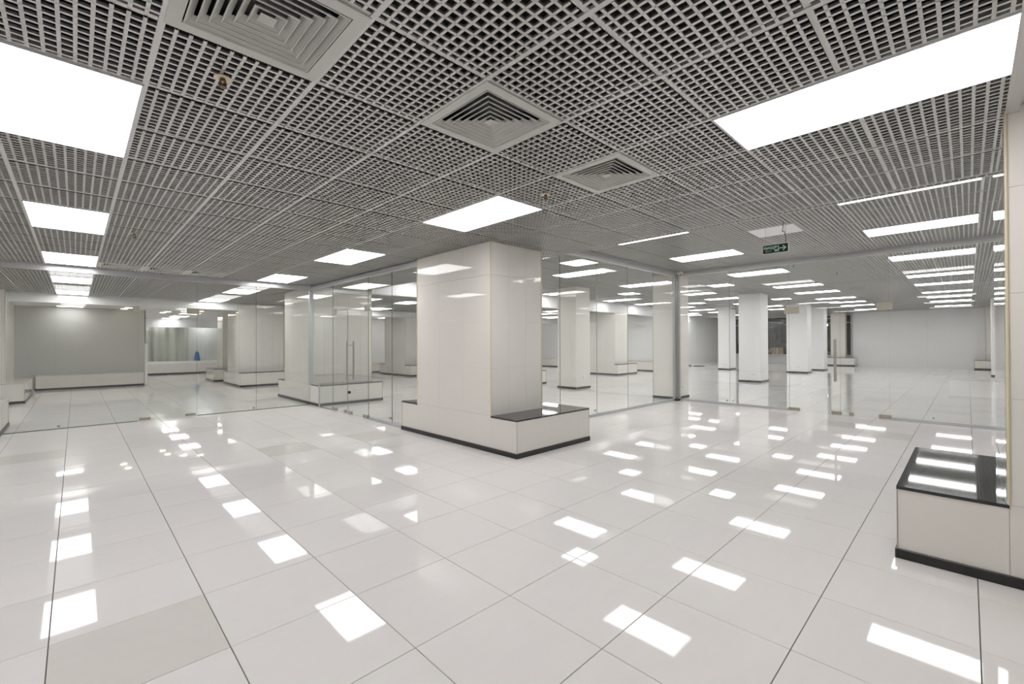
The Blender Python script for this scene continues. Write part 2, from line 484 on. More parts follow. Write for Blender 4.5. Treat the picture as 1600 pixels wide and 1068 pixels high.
# ---------------------------------------------------------------- ceiling lights
lamp_meshes = {}
def light_meshes(w_, l):
    k = (round(w_, 3), round(l, 3))
    if k not in lamp_meshes:
        fr = MB(); e = .012
        fr.box(.003, w_ - .003, .003, e, -.004, .05); fr.box(.003, w_ - .003, l - e, l - .003, -.004, .05)
        fr.box(.003, e, e, l - e, -.004, .05); fr.box(w_ - e, w_ - .003, e, l - e, -.004, .05)
        fr.box(e, w_ - e, e, l - e, .048, .05)
        df = MB(); df.box(e, w_ - e, e, l - e, .0, .004)
        lamp_meshes[k] = (fr.mesh('frame', M_LAMPF), df.mesh('diffuser', M_LAMP))
    return lamp_meshes[k]
for x, y, w_, l, z, lab in lights:
    t = tag(empty('ceiling_light', (x, y, z)), lab, 'ceiling light', 'recessed light panels in the ceiling')
    fm, dm = light_meshes(w_, l)
    link('frame', fm, t); link('diffuser', dm, t)
# warm round downlights past the second beam
for k, (x, y, lab) in enumerate(((1.14, 19.3, 'warm round downlight over the top of the grey panel wall, right one'), (1.2, 18.6, 'warm round downlight over the grey panel wall, nearer one'),
        (2.35, 19.9, 'warm round downlight past the opening, leftmost of four'), (2.3, 20.7, 'faint warm round downlight past the opening, beside the leftmost'),
        (2.74, 19.3, 'warm round downlight past the opening, above the rectangular lights'), (3.16, 18.95, 'warm round downlight past the opening, nearest the white column'))):
    t = tag(empty('downlight', (x, y, 2.55)), lab, 'downlight', 'warm round downlights at far left')
    MB().cyl((0, 0, -.012), (0, 0, 0), .115, 20).build('rim', M_WHITEP, t)
    MB().cyl((0, 0, -.016), (0, 0, -.011), .09, 20).build('lens', M_WARM, t)

# ---------------------------------------------------------------- air diffusers
def diffuser_meshes(mx, my):
    fl_ = MB(); hx, hy = mx / 2 - .004, my / 2 - .004; i = .245
    for sx in (-1, 1):
        fl_.box(min(sx * hx, sx * i), max(sx * hx, sx * i), -hy, hy, 0, .012)
        fl_.box(-i, i, min(sx * hy, sx * i), max(sx * hy, sx * i), 0, .012)
    # raised inner lip
    rings = []
    for k in range(7):
        r = .240 - .036 * k
        b = MB(); q = r - .027; zt = .029; th = .0028
        if k < 6:
            for (ro, ri, dz) in ((r, q, 0), (r - th, q - th, 0)):
                for a in range(4):
                    ca, sa = [(1, 0), (0, 1), (-1, 0), (0, -1)][a]
                    def P(rad, t, z): return (ca * rad - sa * t, sa * rad + ca * t, z)
                    b.quad(P(ro, -ro, 0), P(ro, ro, 0), P(ri, ri, zt), P(ri, -ri, zt))
            for a in range(4):
                ca, sa = [(1, 0), (0, 1), (-1, 0), (0, -1)][a]
                def P(rad, t, z): return (ca * rad - sa * t, sa * rad + ca * t, z)
                b.quad(P(r, -r, -.001), P(r, r, -.001), P(r - .005, r - .005, -.001), P(r - .005, -r + .006, -.001))
                b.quad(P(r, -r, -.001), P(r, r, -.001), P(r, r, .004), P(r, -r, .004))
                b.quad(P(r - .005, -r + .006, -.001), P(r - .005, r - .005, -.001), P(r - .006, r - .006, .006), P(r - .006, -r + .006, .006))
        else:
            r = .030
            for a in range(4):
                ca, sa = [(1, 0), (0, 1), (-1, 0), (0, -1)][a]
                def P(rad, t, z): return (ca * rad - sa * t, sa * rad + ca * t, z)
                b.quad(P(r, -r, .002), P(r, r, .002), P(0, 0, .012), P(0, 0, .012))
        rings.append(b)
    box = MB(); i2 = .26
    box.box(-i2, i2, -i2, i2, .10, .105)
    for sx in (-1, 1):
        box.box(min(sx * i2, sx * (i2 + .003)), max(sx * i2, sx * (i2 + .003)), -i2, i2, .012, .105)
        box.box(-i2, i2, min(sx * i2, sx * (i2 + .003)), max(sx * i2, sx * (i2 + .003)), .012, .105)
    return fl_.mesh('flange', M_VENT), [r.mesh('blade_ring', M_VENT) for r in rings], box.mesh('plenum_box', M_BLACKP)
VM = diffuser_meshes(.6, .606)
def add_vent(x, y, z, lab):
    t = tag(empty('air_diffuser', (x, y, z - .001)), lab, 'air vent', 'square ceiling air diffusers')
    link('flange', VM[0], t)
    for r_ in VM[1]: link('blade_ring', r_, t)
    link('plenum_box', VM[2], t)
for (i, j), lab in vents_low.items():
    add_vent(LX0 + (i + .5) * LMX, LY0 + (j + .5) * LMY, CL, lab)
for x, lab in ((.547, 'leftmost of three air diffusers in a row before the left glass'), (1.147, 'middle of three air diffusers in a row before the left glass'), (1.747, 'rightmost of three air diffusers in a row before the left glass')):
    add_vent(x, LY0 + 13.5 * LMY, CL, lab)
# plain white access panel in the raised ceiling
tag(bevel(bx(0, HMX - .006, 0, HMY - .006, 0, .012).build('access_panel', M_PLASTER, None, (HX0 + 3 * HMX + .003, HY0 + 3 * HMY + .003, CH - .002)), .002), 'plain white square access panel in the ceiling above the exit sign', 'ceiling panel')

# ---------------------------------------------------------------- sprinklers
def sprinkler(x, y, z, lab, r=.038):
    t = tag(empty('sprinkler', (x, y, z)), lab, 'sprinkler', 'brass sprinkler heads in the grid ceiling')
    ro = MB()
    ro.cyl((0, 0, -.004), (0, 0, .004), r, 24, r1=r * .8); ro.build('rosette', M_CAULK, t)
    b = MB(); b.cyl((0, 0, -.016), (0, 0, .06), .011, 14); b.box(-.0135, -.009, -.004, .004, -.042, -.01); b.box(.009, .0135, -.004, .004, -.042, -.01)
    b.cyl((0, 0, -.042), (0, 0, -.036), .014, 14); b.build('frame', M_BRASS, t)
    MB().cyl((0, 0, -.036), (0, 0, -.014), .003, 8).build('bulb', M_WHITEP, t)
    d = MB(); d.cyl((0, 0, -.046), (0, 0, -.043), .017, 18)
    d.build('deflector', M_BRASS, t)
sprinkler(.51, 2.52, CL, 'sprinkler head with cream rosette below the cut-off air diffuser, nearest of all')
sprinkler(2.93, 2.56, CL, 'sprinkler head between the right air diffuser and the light before the central pillar')
sprinkler(.49, 6.81, CL, 'sprinkler head right of the second left light panel')
sprinkler(11.1, 2.62, CH, 'tiny sprinkler head just beyond the far glass, right of the exit sign')
sprinkler(13.0, 2.17, CH, 'tiny sprinkler head in the raised hall, farther one to the right')
sprinkler(14.6, 2.92, CH, 'tiny sprinkler head in the raised hall, above the right-hand slim column')

# ---------------------------------------------------------------- tiled pillars with benches
def clad(parent, axis, const, sgn, us, zs, name='wall_tile', thick=.008, gap=.0009, joined=False):
    """tiles on a vertical face; axis 'x': plane X=const running along Y. sgn = outward side"""
    cache = {}
    J = MB()
    for a, b in zip(us[:-1], us[1:]):
        for z0, z1 in zip(zs[:-1], zs[1:]):
            lo, hi_ = (const, const + thick * sgn) if sgn > 0 else (const + thick * sgn, const)
            if joined:
                if axis == 'x': J.box(lo, hi_, a + gap, b - gap, z0 + gap, z1 - gap)
                else: J.box(a + gap, b - gap, lo, hi_, z0 + gap, z1 - gap)
                continue
            key = (round(b - a, 4), round(z1 - z0, 4))
            if key not in cache:
                mb = MB()
                if axis == 'x': mb.box(0, thick, gap, b - a - gap, gap, z1 - z0 - gap)
                else: mb.box(gap, b - a - gap, 0, thick, gap, z1 - z0 - gap)
                cache[key] = mb.mesh(name, M_CLAD)
            link(name, cache[key], parent, (lo, a, z0) if axis == 'x' else (a, lo, z0))
    if joined: tag(J.build(name, M_CLAD, parent), kind='stuff')

def cuts(a, b, step):
    n = max(1, round((b - a) / step)); return [a + (b - a) * k / n for k in range(n + 1)]

def pillar(bench, body, ztop, lab, group, joined=False, ustep=.6, bench_h=.46, body_z0=None, flush=True, top_mat=M_GRANITE):
    bx0, bx1, by0, by1 = bench; px0, px1, py0, py1 = body
    t = tag(empty('pillar', ((px0 + px1) / 2, (py0 + py1) / 2, 0)), lab, 'pillar', group)
    inv = Vector((-(px0 + px1) / 2, -(py0 + py1) / 2, 0))
    e = .009
    def put(o): o.location = Vector(o.location) + inv; return o
    zs = [.06, bench_h - .02]
    zb = [bench_h] + [z for z in (1.06, 1.66, 2.26) if z < ztop - .1] + [ztop]
    put(bx(px0 + e, px1 - e, py0 + e, py1 - e, bench_h - .02, ztop).build('core', M_CORE, t))
    put(bx(bx0 + e, bx1 - e, by0 + e, by1 - e, 0.0, bench_h - .02).build('bench_core', M_CORE, t))
    n0 = len(col.objects)
    before = set(t.children)
    us = cuts(px0, px1, .32)
    clad(t, 'y', py0 + e, -1, us, zb, joined=joined); clad(t, 'y', py1 - e, 1, us, zb, joined=joined)
    us = cuts(py0, py1, .6)
    clad(t, 'x', px0 + e, -1, us, zb, joined=joined); clad(t, 'x', px1 - e, 1, us, zb, joined=joined)
    us = sorted(set([by0, by1] + ([py0] if py0 > by0 + .1 else []) + ([py1] if py1 < by1 - .1 else []) + cuts(py0, py1, .6)[1:-1]))
    us = [by0] + [u for u in us if by0 + .05 < u < by1 - .05] + [by1]
    if abs(bx0 - px0) < .01:
        ub = [u for u in us if py0 - .01 <= u <= py1 + .01]
        clad(t, 'x', bx0 + e, -1, ub, [zs[0], bench_h], joined=joined)
        if us[0] < ub[0] - .01: clad(t, 'x', bx0 + e, -1, [us[0], ub[0]], zs, joined=joined)
        if us[-1] > ub[-1] + .01: clad(t, 'x', bx0 + e, -1, [ub[-1], us[-1]], zs, joined=joined)
    else: clad(t, 'x', bx0 + e, -1, us, zs, joined=joined)
    clad(t, 'x', bx1 - e, 1, us, zs, joined=joined)
    us = [bx0]
    while us[-1] + .75 < bx1: us.append(us[-1] + .6)
    us.append(bx1)
    clad(t, 'y', by0 + e, -1, us, zs, joined=joined); clad(t, 'y', by1 - e, 1, us, zs, joined=joined)
    # stone top around the body
    tp = MB(); o_ = .004; zt0, zt1 = bench_h - .02, bench_h
    if by0 < py0 - .05: tp.box(bx0 - o_, bx1 + o_, by0 - o_, py0, zt0, zt1)
    if by1 > py1 + .05: tp.box(bx0 - o_, bx1 + o_, py1, by1 + o_, zt0, zt1)
    if bx1 > px1 + .05: tp.box(px1, bx1 + o_, py0, py1, zt0, zt1)
    if bx0 < px0 - .05: tp.box(bx0 - o_, px0, py0, py1, zt0, zt1)
    if tp.v: put(tp.build('bench_top', top_mat, t))
    sk = MB(); k = .012
    sk.box(bx0 - k, bx1 + k, by0 - k, by0 + .004, 0, .06); sk.box(bx0 - k, bx1 + k, by1 - .004, by1 + k, 0, .06)
    sk.box(bx0 - k, bx0 + .004, by0 + .004, by1 - .004, 0, .06); sk.box(bx1 - .004, bx1 + k, by0 + .004, by1 - .004, 0, .06)
    put(bevel(sk.build('skirting', M_SKIRT, t), .002, 1))
    cb = MB(); r = .008
    for (x, y) in ((px0, py0), (px0, py1), (px1, py0), (px1, py1)):
        cb.cyl((x, y, bench_h), (x, y, ztop), r, 8)
    tag(put(cb.build('corner_bead', M_CAULK, t)), 'cream corner bead')
    cs = MB()
    for (x, y) in ((bx0, by0), (bx0, by1), (bx1, by0), (bx1, by1)):
        cs.cyl((x, y, .06), (x, y, bench_h - .02), .004, 6)
    put(cs.build('edge_strip', M_STEEL, t))
    for o in t.children:
        if o.name.startswith('wall_tile'): o.location = Vector(o.location) + inv
    return t

pillar((3.77, 5.22, 3.765, 6.38), (3.77, 4.74, 4.23, 5.93), CL, 'big cream-tiled pillar with a black-topped bench in the middle of the picture', 'big tiled pillars')
pillar((3.79, 5.28, -2.3, .325), (3.79, 4.76, -1.85, -.158), 2.75, 'cream-tiled pillar with a black-topped bench at the right edge of the picture', 'big tiled pillars')
G = 'big tiled pillars'
pillar((3.83, 5.35, 9.97, 12.7), (3.83, 5.3, 10.42, 12.2), CL, 'tiled pillar with a low bench at the corner post where left and middle glass meet', G)
pillar((3.75, 5.3, 16.14, 18.4), (3.75, 5.1, 16.4, 17.8), CL, 'tiled pillar with low bench beyond the left glass, the nearer of the two there', G)
pillar((3.62, 5.2, 19.25, 20.6), (3.95, 5.0, 19.5, 20.4), 2.55, 'small white pillar on a low bench at the far left opening, behind the nearer benched pillar', G, joined=True)
pillar((9.95, 11.4, 9.98, 12.6), (9.95, 10.92, 10.44, 12.14), 3.2, 'tiled pillar hidden behind the central pillar, only its bench end showing at the right', G, joined=True)
pillar((9.95, 11.4, 16.14, 18.76), (9.95, 10.92, 16.6, 18.3), 2.55, 'far tiled pillar with bench seen through the middle glass, left of the central pillar', G, joined=True)
pillar((16.3, 17.9, 10.3, 12.6), (16.3, 17.3, 10.42, 12.14), 3.2, 'white pillar with a tiled bench in the raised hall, beyond the right-hand glass', G, joined=True)
pillar((31.3, 32.0, 4.45, 6.02), (31.5, 31.9, 4.9, 5.58), 3.04, 'white pillar with a long bench by the far night window', G, joined=True)
pillar((31.3, 31.98, -1.04, -.22), (31.5, 31.98, -1.04, -.61), 3.04, 'far corner pillar with small bench at the right end of the hall', G, joined=True)
pillar((-2.6, -.82, 8.9, 11.45), (-2.6, -1.2, 9.3, 11.0), CL, 'bench end of a tiled pillar cut by the left edge, just inside the left glass', G, top_mat=M_CLAD)
pillar((-2.6, -.86, 15.5, 18.2), (-2.6, -1.18, 15.75, 17.6), CL, 'white tiled pillar with pale-topped bench at the left edge, beyond the left glass', G, top_mat=M_CLAD)

# slim columns
def slim(x0, x1, y0, y1, lab, z=CH + .1):
    t = tag(empty('column', ((x0 + x1) / 2, (y0 + y1) / 2, 0)), lab, 'column', 'slim white columns of the raised hall')
    hx, hy = (x1 - x0) / 2, (y1 - y0) / 2
    bevel(bx(-hx, hx, -hy, hy, .06, z).build('shaft', M_CLAD if x0 < 12 else M_PLASTER, t), .004, 2)
    bx(-hx - .012, hx + .012, -hy - .012, hy + .012, 0, .06).build('skirting', M_SKIRT, t)
    return t
slim(10.6, 11.3, 8.1, 8.8, 'slim greenish-white column right of the central pillar, seen through the right-hand glass')
slim(10.37, 11.08, 4.93, 5.52, 'slim column standing right behind the corner post of the far glass')
slim(16.6, 17.4, 4.9, 5.6, 'slim white column beyond the far glass, the widest, left of the night window')
slim(23.2, 24.2, 8.3, 8.8, 'slim white column far back, left of the widest one')
slim(22.9, 23.6, 4.9, 5.7, 'slim white column far back, under the ghost of the door clamp, right of the first night window')
slim(25.6, 26.3, 4.8, 5.45, 'slim white column far back, touching the right side of the nearer one')
slim(22.4, 23.0, -1.04, -.66, 'narrow pilaster on the right side wall, nearer one')
slim(25.5, 26.2, -1.04, -.64, 'narrow pilaster on the right side wall, farther one')

# benches along the walls
def wall_bench(x0, x1, y0, y1, h, lab, joints, top=M_VENT, ax='x'):
    t = tag(empty('wall_bench', (x0, y0, 0)), lab, 'bench', 'tiled benches along the walls')
    bx(.006, x1 - x0, .006, y1 - y0, 0, h - .025).build('core', M_CORE, t)
    cache = {}
    n = joints
    for k in range(n):
        if ax == 'x':
            w_ = (x1 - x0) / n
            if 0 not in cache: cache[0] = bx(.002, w_ - .002, 0, .008, .06, h - .025).mesh('wall_tile', M_CLAD)
            link('wall_tile', cache[0], t, (k * w_, -.002, 0))
        else:
            w_ = (y1 - y0) / n
            if 0 not in cache: cache[0] = bx(0, .008, .002, w_ - .002, .06, h - .025).mesh('wall_tile', M_CLAD)
            link('wall_tile', cache[0], t, (-.002, k * w_, 0))
    bx(-.01, x1 - x0, -.01, y1 - y0, h - .025, h).build('bench_top', top, t)
    bx(-.014, x1 - x0, -.014, y1 - y0, 0, .06).build('skirting', M_SKIRT, t)
    return t
wall_bench(-.85, 1.66, 19.4, 19.74, .46, 'long tiled bench below the grey panel wall beyond the left glass', 5)
wall_bench(1.9, 5.4, 25.5, 25.94, .5, 'tiled bench below the glazed front at far left', 4, top=M_PLASTER)
wall_bench(5.5, 19.9, 19.6, 19.98, .46, 'tiled bench along the back wall, seen left of the central pillar', 24)
wall_bench(19.6, 19.94, 10.4, 16.2, .46, 'tiled bench along the recess wall, seen between the slim columns right of the central pillar', 10, ax='y')
wall_bench(19.6, 19.94, 16.25, 19.55, .46, 'tiled bench at the back corner of the recess, right behind the central pillar', 6, ax='y')

# door post at the end of the grey panel wall
po = tag(empty('door_post', (1.70, 19.30, 0)), 'thin pale post at the right end of the grey panel wall', 'post')
bx(-.035, .035, -.035, .035, .01, 1.40).build('shaft', M_WHITEP, po); bx(-.06, .06, -.06, .06, 0, .012).build('foot', M_STEEL, po)

# ---------------------------------------------------------------- glass partitions
def pane(parent, ax, const, u0, u1, z0, z1, th=.010, name='pane', gap=.0035, em=None):
    mb = MB()
    e = {'-z': 1, '+z': 1}
    if ax == 'x':
        e.update({'-y': 1, '+y': 1}); mb.box(const - th / 2, const + th / 2, u0 + gap / 2, u1 - gap / 2, z0, z1, 0, e)
    else:
        e.update({'-x': 1, '+x': 1}); mb.box(u0 + gap / 2, u1 - gap / 2, const - th / 2, const + th / 2, z0, z1, 0, e)
    return mb.build(name, [M_GLASS, em or M_EDGE], parent)

def abox(ax, const, h, u0, u1, z0, z1):
    return (const - h, const + h, u0, u1, z0, z1) if ax == 'x' else (u0, u1, const - h, const + h, z0, z1)

def strip(parent, name, ax, const, h, u0, u1, z0, z1, m):
    return bevel(bx(*abox(ax, const, h, u0, u1, z0, z1)).build(name, m, parent), .001, 1)

def button(parent, ax, const, u, z, m=M_STEEL, r=.018, side=-1):
    mb = MB()
    p0 = (const - .02, u, z) if ax == 'x' else (u, const - .02, z)
    p1 = (const + .02, u, z) if ax == 'x' else (u, const + .02, z)
    mb.cyl(p0, p1, r, 14); return mb.build('fixing', m, parent)

def handle(parent, ax, const, u, z0, z1, off=.065):
    mb = MB()
    for s_ in (-1, 1):
        P = (lambda d, z: (const + d, u, z)) if ax == 'x' else (lambda d, z: (u, const + d, z))
        mb.cyl(P(s_ * off, z0), P(s_ * off, z1), .016, 14)
        for zz in (z0 + .08, z1 - .08): mb.cyl(P(s_ * .006, zz), P(s_ * off, zz), .009, 10)
    return tag(mb.build('handle', M_STEEL, parent), 'long steel bar handle')

# left wall of glass (plane Y = 10.42)
YL = 10.42
gp = tag(empty('glass_partition', (1.5, YL, 0)), 'frameless clear glass wall across the left side, with slim aluminium header', 'glass wall', 'frameless glass walls')
gp.location = (0, 0, 0)
for a, b in ((-.82, -.24), (-.24, .8), (1.68, 2.71), (2.71, 3.8)): pane(gp, 'y', YL, a, b, .012, 2.59)
pane(gp, 'y', YL, .8, 1.68, 2.02, 2.59)
strip(gp, 'header', 'y', YL, .03, -.82, 3.8, 2.585, 2.665, M_ALU)
strip(gp, 'header_bracket', 'y', YL, .045, -.82, 3.8, 2.665, 2.682, M_ALU)
strip(gp, 'bottom_channel', 'y', YL, .009, -.82, .8, 0, .012, M_EDGE); strip(gp, 'bottom_channel', 'y', YL, .009, 1.68, 3.8, 0, .012, M_EDGE)
for u in (-.2, 2.66): button(gp, 'y', YL, u, .05)
d1 = tag(empty('door_1'), kind='structure')
pane(d1, 'y', YL, .8, 1.68, .012, 2.015, name='leaf')
for u0, u1, z0, z1 in ((.82, .98, .012, .06), (1.5, 1.66, .012, .06), (.74, .82, 1.96, 2.07), (1.52, 1.72, 1.96, 2.07)): strip(d1, 'patch_fitting', 'y', YL, .018, u0, u1, z0, z1, M_BRONZE)

# middle-left wall (plane X = 3.83), between the corner pillar and the central pillar
XM = 3.83
gm = tag(empty('glass_partition'), 'glass wall with the double door left of the central pillar', 'glass wall', 'frameless glass walls')
def lpane(parent, x, u0, u1, v0, v1, zl, zm, z1, th=.005):
    mb = MB(); g_ = .0018
    mb.box(x - th, x + th, u0 + g_, u1 - g_, zm, z1, 0, {'-y': 1, '+y': 1, '+z': 1})
    mb.box(x - th, x + th, v0 + g_, v1 - g_, zl, zm, 0, {'-y': 1, '+y': 1, '-z': 1})
    return mb.build('pane', [M_GLASS, M_EDGE], parent)
lpane(gm, XM, 9.22, 10.39, 9.22, 9.945, .012, .48, 2.6)
pane(gm, 'x', XM, 6.80, 7.65, .05, 2.6)
lpane(gm, XM, 5.935, 6.80, 6.40, 6.80, .05, .465, 2.6)
pane(gm, 'x', XM, 7.65, 9.22, 2.05, 2.6)
strip(gm, 'header', 'x', XM, .03, 5.94, 10.39, 2.595, 2.672, M_ALU)
strip(gm, 'bottom_rail', 'x', XM, .015, 6.39, 7.62, 0, .05, M_ALU)
strip(gm, 'bottom_channel', 'x', XM, .009, 9.25, 9.95, 0, .012, M_EDGE)
button(gm, 'x', XM, 6.86, .12)
for u in (9.952,): strip(gm, 'edge_profile', 'x', XM, .014, u - .012, u + .012, 0, .47, M_ALU)
for z in (.468,): strip(gm, 'edge_profile', 'x', XM, .012, 9.97, 10.39, .460, .480, M_ALU)
d2 = tag(empty('door_2'), kind='structure')
pane(d2, 'x', XM, 8.52, 9.22, .014, 2.045, name='leaf'); pane(d2, 'x', XM, 7.65, 8.52, .014, 2.045, name='leaf')
for u0, u1, z0, z1 in ((9.02, 9.24, .012, .07), (8.60, 8.68, .012, .07), (8.34, 8.50, .012, .07), (7.66, 7.84, .012, .07), (9.08, 9.24, 1.98, 2.10), (7.60, 7.78, 1.98, 2.10)):
    strip(d2, 'patch_fitting', 'x', XM, .018, u0, u1, z0, z1, M_STEEL)
handle(d2, 'x', XM, 8.40, .68, 1.43)
tag(button(d2, 'x', XM, 8.45, .43, M_BLACKP, .028), 'dark round lock')
# post at the meeting of left and middle glass
pp = tag(empty('corner_post', (3.81, 10.40, 0)), 'slim aluminium corner post left of the glass double door', 'post', 'aluminium posts of the glass walls')
bevel(bx(-.03, .045, -.018, .03, .462, 2.66).build('profile', M_ALU, pp), .003)
bx(-.036, .05, -.024, .036, .455, .465).build('foot', M_STEEL, pp)

# right-hand wall of glass (plane Y = 4.88) from the central pillar to the far corner
YR = 4.88
gr = tag(empty('glass_partition'), 'glass wall running right from behind the central pillar to the far corner post', 'glass wall', 'frameless glass walls')
ZR = 3.0
pane(gr, 'y', YR, 4.76, 5.055, .465, 2.67)
pane(gr, 'y', YR, 5.135, 5.94, .465 if False else .05, ZR) if False else None
pane(gr, 'y', YR, 5.24, 5.94, .05, ZR)
for a, b in ((5.94, 7.02), (7.02, 8.12), (8.12, 9.17), (9.17, 10.17)): pane(gr, 'y', YR, a, b, .05, ZR, em=M_BRIGHTEDGE if a > 5 else None)
strip(gr, 'header', 'y', YR, .045, 5.14, 10.165, 2.99, 3.05, M_ALU)
strip(gr, 'header_bracket', 'y', YR, .03, 5.14, 10.165, 2.945, 2.99, M_RAIL)
strip(gr, 'bottom_rail', 'y', YR, .018, 5.25, 10.165, 0, .055, M_ALU)
for u in (6.96, 5.9): button(gr, 'y', YR, u, .12)
# far wall of glass (plane X = 10.3)
XF = 10.3
gf = tag(empty('glass_partition'), 'far glass wall with a single door, between the corner post and the right side glass', 'glass wall', 'frameless glass walls')
for a, b in ((3.66, 4.785), (2.52, 3.66), (.48, .97), (-1.04, .48)): pane(gf, 'x', XF, a, b, .05, ZR)
pane(gf, 'x', XF, .97, 2.52, 2.03, ZR)
strip(gf, 'header', 'x', XF, .045, -1.04, 4.78, 2.99, 3.05, M_ALU)
strip(gf, 'header_bracket', 'x', XF, .03, -1.04, 4.78, 2.945, 2.99, M_RAIL)
strip(gf, 'bottom_rail', 'x', XF, .015, 2.54, 4.775, 0, .05, M_ALU); strip(gf, 'bottom_rail', 'x', XF, .015, -1.04, .96, 0, .05, M_ALU)
for u in (3.72, 3.60, .41): button(gf, 'x', XF, u, .1, r=.015)
d3 = tag(empty('door_3'), kind='structure')
pane(d3, 'x', XF, 1.68, 2.52, .014, 2.025, name='leaf', gap=.004); pane(d3, 'x', XF, .97, 1.68, .014, 2.025, name='leaf', gap=.004)
for u0, u1, z0, z1 in ((2.34, 2.54, .012, .075), (1.66, 1.82, .012, .075), (1.48, 1.55, .012, .075), (.95, 1.12, .012, .085), (2.34, 2.60, 1.95, 2.08), (.93, 1.14, 1.95, 2.08)):
    strip(d3, 'patch_fitting', 'x', XF, .018, u0, u1, z0, z1, M_BRONZE)
handle(d3, 'x', XF, 1.76, .63, 1.43, .045)
# far corner post: two profiles with a reveal
cp = tag(empty('corner_post', (10.29, 4.86, 0)), 'double aluminium corner post where the right and far glass meet', 'post', 'aluminium posts of the glass walls')
bevel(bx(-.12, -.065, -.005, .045, .04, 3.0).build('profile', M_ALU, cp), .003); bevel(bx(-.01, .04, -.075, -.03, .04, 3.0).build('profile', M_ALU, cp), .003)
bx(-.07, .0, -.04, .01, .04, 3.0).build('core', M_STEEL, cp)
bx(-.125, .044, -.08, .05, 0, .045).build('foot', M_BLACKP, cp)
# short side pane standing on the bench of the right pillar, seen edge-on
YS = -.150
gs = tag(empty('glass_partition'), 'narrow glass side pane on the bench of the right pillar, mirroring the ceiling lights edge-on', 'glass wall', 'frameless glass walls')
pane(gs, 'y', YS, 3.80, 5.13, .466, 2.67, th=.008, em=M_GLASS)
strip(gs, 'bottom_rail', 'y', YS, .004, 3.80, 5.13, .46, .466, M_ALU)

# corner camera on the header
cc = tag(empty('security_camera', (10.18, 4.72, 3.035)), 'small white box camera in the upper corner above the far corner post', 'camera')
bevel(bx(-.05, .05, -.05, .05, -.06, 0).build('housing', M_WHITEP, cc), .01, 2)
MB().cyl((-.02, -.02, -.075), (-.02, -.02, -.055), .018, 14).build('lens', M_BLACKP, cc)

# ---------------------------------------------------------------- exit sign
es = tag(empty('exit_sign', (6.98, 1.865, 2.685)), 'hanging green exit sign with Cyrillic and English wording and a white arrow', 'exit sign')
W, H = .31, .112
bevel(bx(-.006, .006, -W / 2 - .008, W / 2 + .008, -H / 2 - .008, H / 2 + .008).build('frame', M_WHITEP, es), .003)
bx(-.008, .008, -W / 2, W / 2, -H / 2, H / 2).build('sign_face', M_GREEN, es)
sg = MB()
def S(u0, v0, u1, v1, th=.0045, x=-.0095):
    """stroke from (u0,v0) to (u1,v1); u runs left to right as read from the room, v up"""
    a, b = Vector((0, W / 2 - u0, v0 - H / 2)), Vector((0, W / 2 - u1, v1 - H / 2))
    d = (b - a).normalized(); n = Vector((0, -d.z, d.y)) * th / 2; d = d * th * .3
    a, b = a - d, b + d
    q = [a - n, b - n, b + n, a + n]
    front = [(x, p.y, p.z) for p in q]; back = [(-.0078, p.y, p.z) for p in q]
    sg.quad(*reversed(front))
    for i in range(4):
        j = (i + 1) % 4; sg.quad(front[i], front[j], back[j], back[i])
def letter(ch, u, v, w_, h, th):
    K = {'В': [(0, 0, 0, 1), (0, 1, .8, 1), (.8, 1, .8, .5), (0, .5, 1, .5), (1, .5, 1, 0), (0, 0, 1, 0)],
         'Ы': [(0, 0, 0, 1), (0, .5, .6, .5), (.6, .5, .6, 0), (0, 0, .6, 0), (1, 0, 1, 1)],
         'Х': [(0, 0, 1, 1), (0, 1, 1, 0)], 'О': [(0, 0, 0, 1), (0, 1, 1, 1), (1, 1, 1, 0), (1, 0, 0, 0)],
         'Д': [(0, 0, 1, 0), (0, 0, 0, -.18), (1, 0, 1, -.18), (.15, 0, .35, 1), (.35, 1, .85, 1), (.85, 1, .85, 0)],
         'E': [(0, 0, 0, 1), (0, 1, 1, 1), (0, .5, .8, .5), (0, 0, 1, 0)], 'X': [(0, 0, 1, 1), (0, 1, 1, 0)],
         'I': [(.5, 0, .5, 1)], 'T': [(0, 1, 1, 1), (.5, 0, .5, 1)]}
    for a, b, c_, d in K[ch]: S(u + a * w_, v + b * h, u + c_ * w_, v + d * h, th)
for k, ch in enumerate('ВЫХОД'): letter(ch, .016 + k * .0265, .060, .018, .030, .0058)
for k, ch in enumerate('EXIT'): letter(ch, .036 + k * .020, .020, .013, .018, .0032)
for v in (.02, .092): S(.150, v, .196, v, .004)
S(.150, .02, .150, .092, .004); S(.196, .02, .196, .092, .010)
S(.154, .035, .178, .035, .030); S(.156, .080, .176, .080, .018)   # white field behind the figure
S(.210, .056, .278, .056, .013)
S(.250, .086, .284, .056, .013); S(.250, .026, .284, .056, .013)
tag(sg.build('lettering', M_SIGNW, es), 'pale green-white lettering, doorway and arrow')
rf = MB()
def R(u0, v0, u1, v1, th):
    global sg
    keep = sg; sg = rf; S(u0, v0, u1, v1, th, -.0105); sg = keep
R(.176, .082, .180, .082, .010); R(.172, .070, .164, .048, .009); R(.172, .070, .188, .066, .004); R(.170, .068, .156, .066, .004)
R(.164, .048, .176, .040, .006); R(.176, .040, .184, .024, .006); R(.164, .048, .154, .036, .006); R(.154, .036, .152, .026, .005)
rf.build('running_figure', M_GREEN, es)
wr = MB(); wr.cyl((0, .125, H / 2), (0, .125, .354), .0015, 6); wr.cyl((0, -.125, H / 2), (0, -.125, .354), .0015, 6)
wr.build('suspension_wire', M_STEEL, es)
cbm = MB(); pts = [(0, -.125, .06), (.004, -.128, .12), (-.004, -.12, .18), (.0, -.105, .23), (0, -.085, .22), (0, -.095, .29), (0, -.10, .354)]
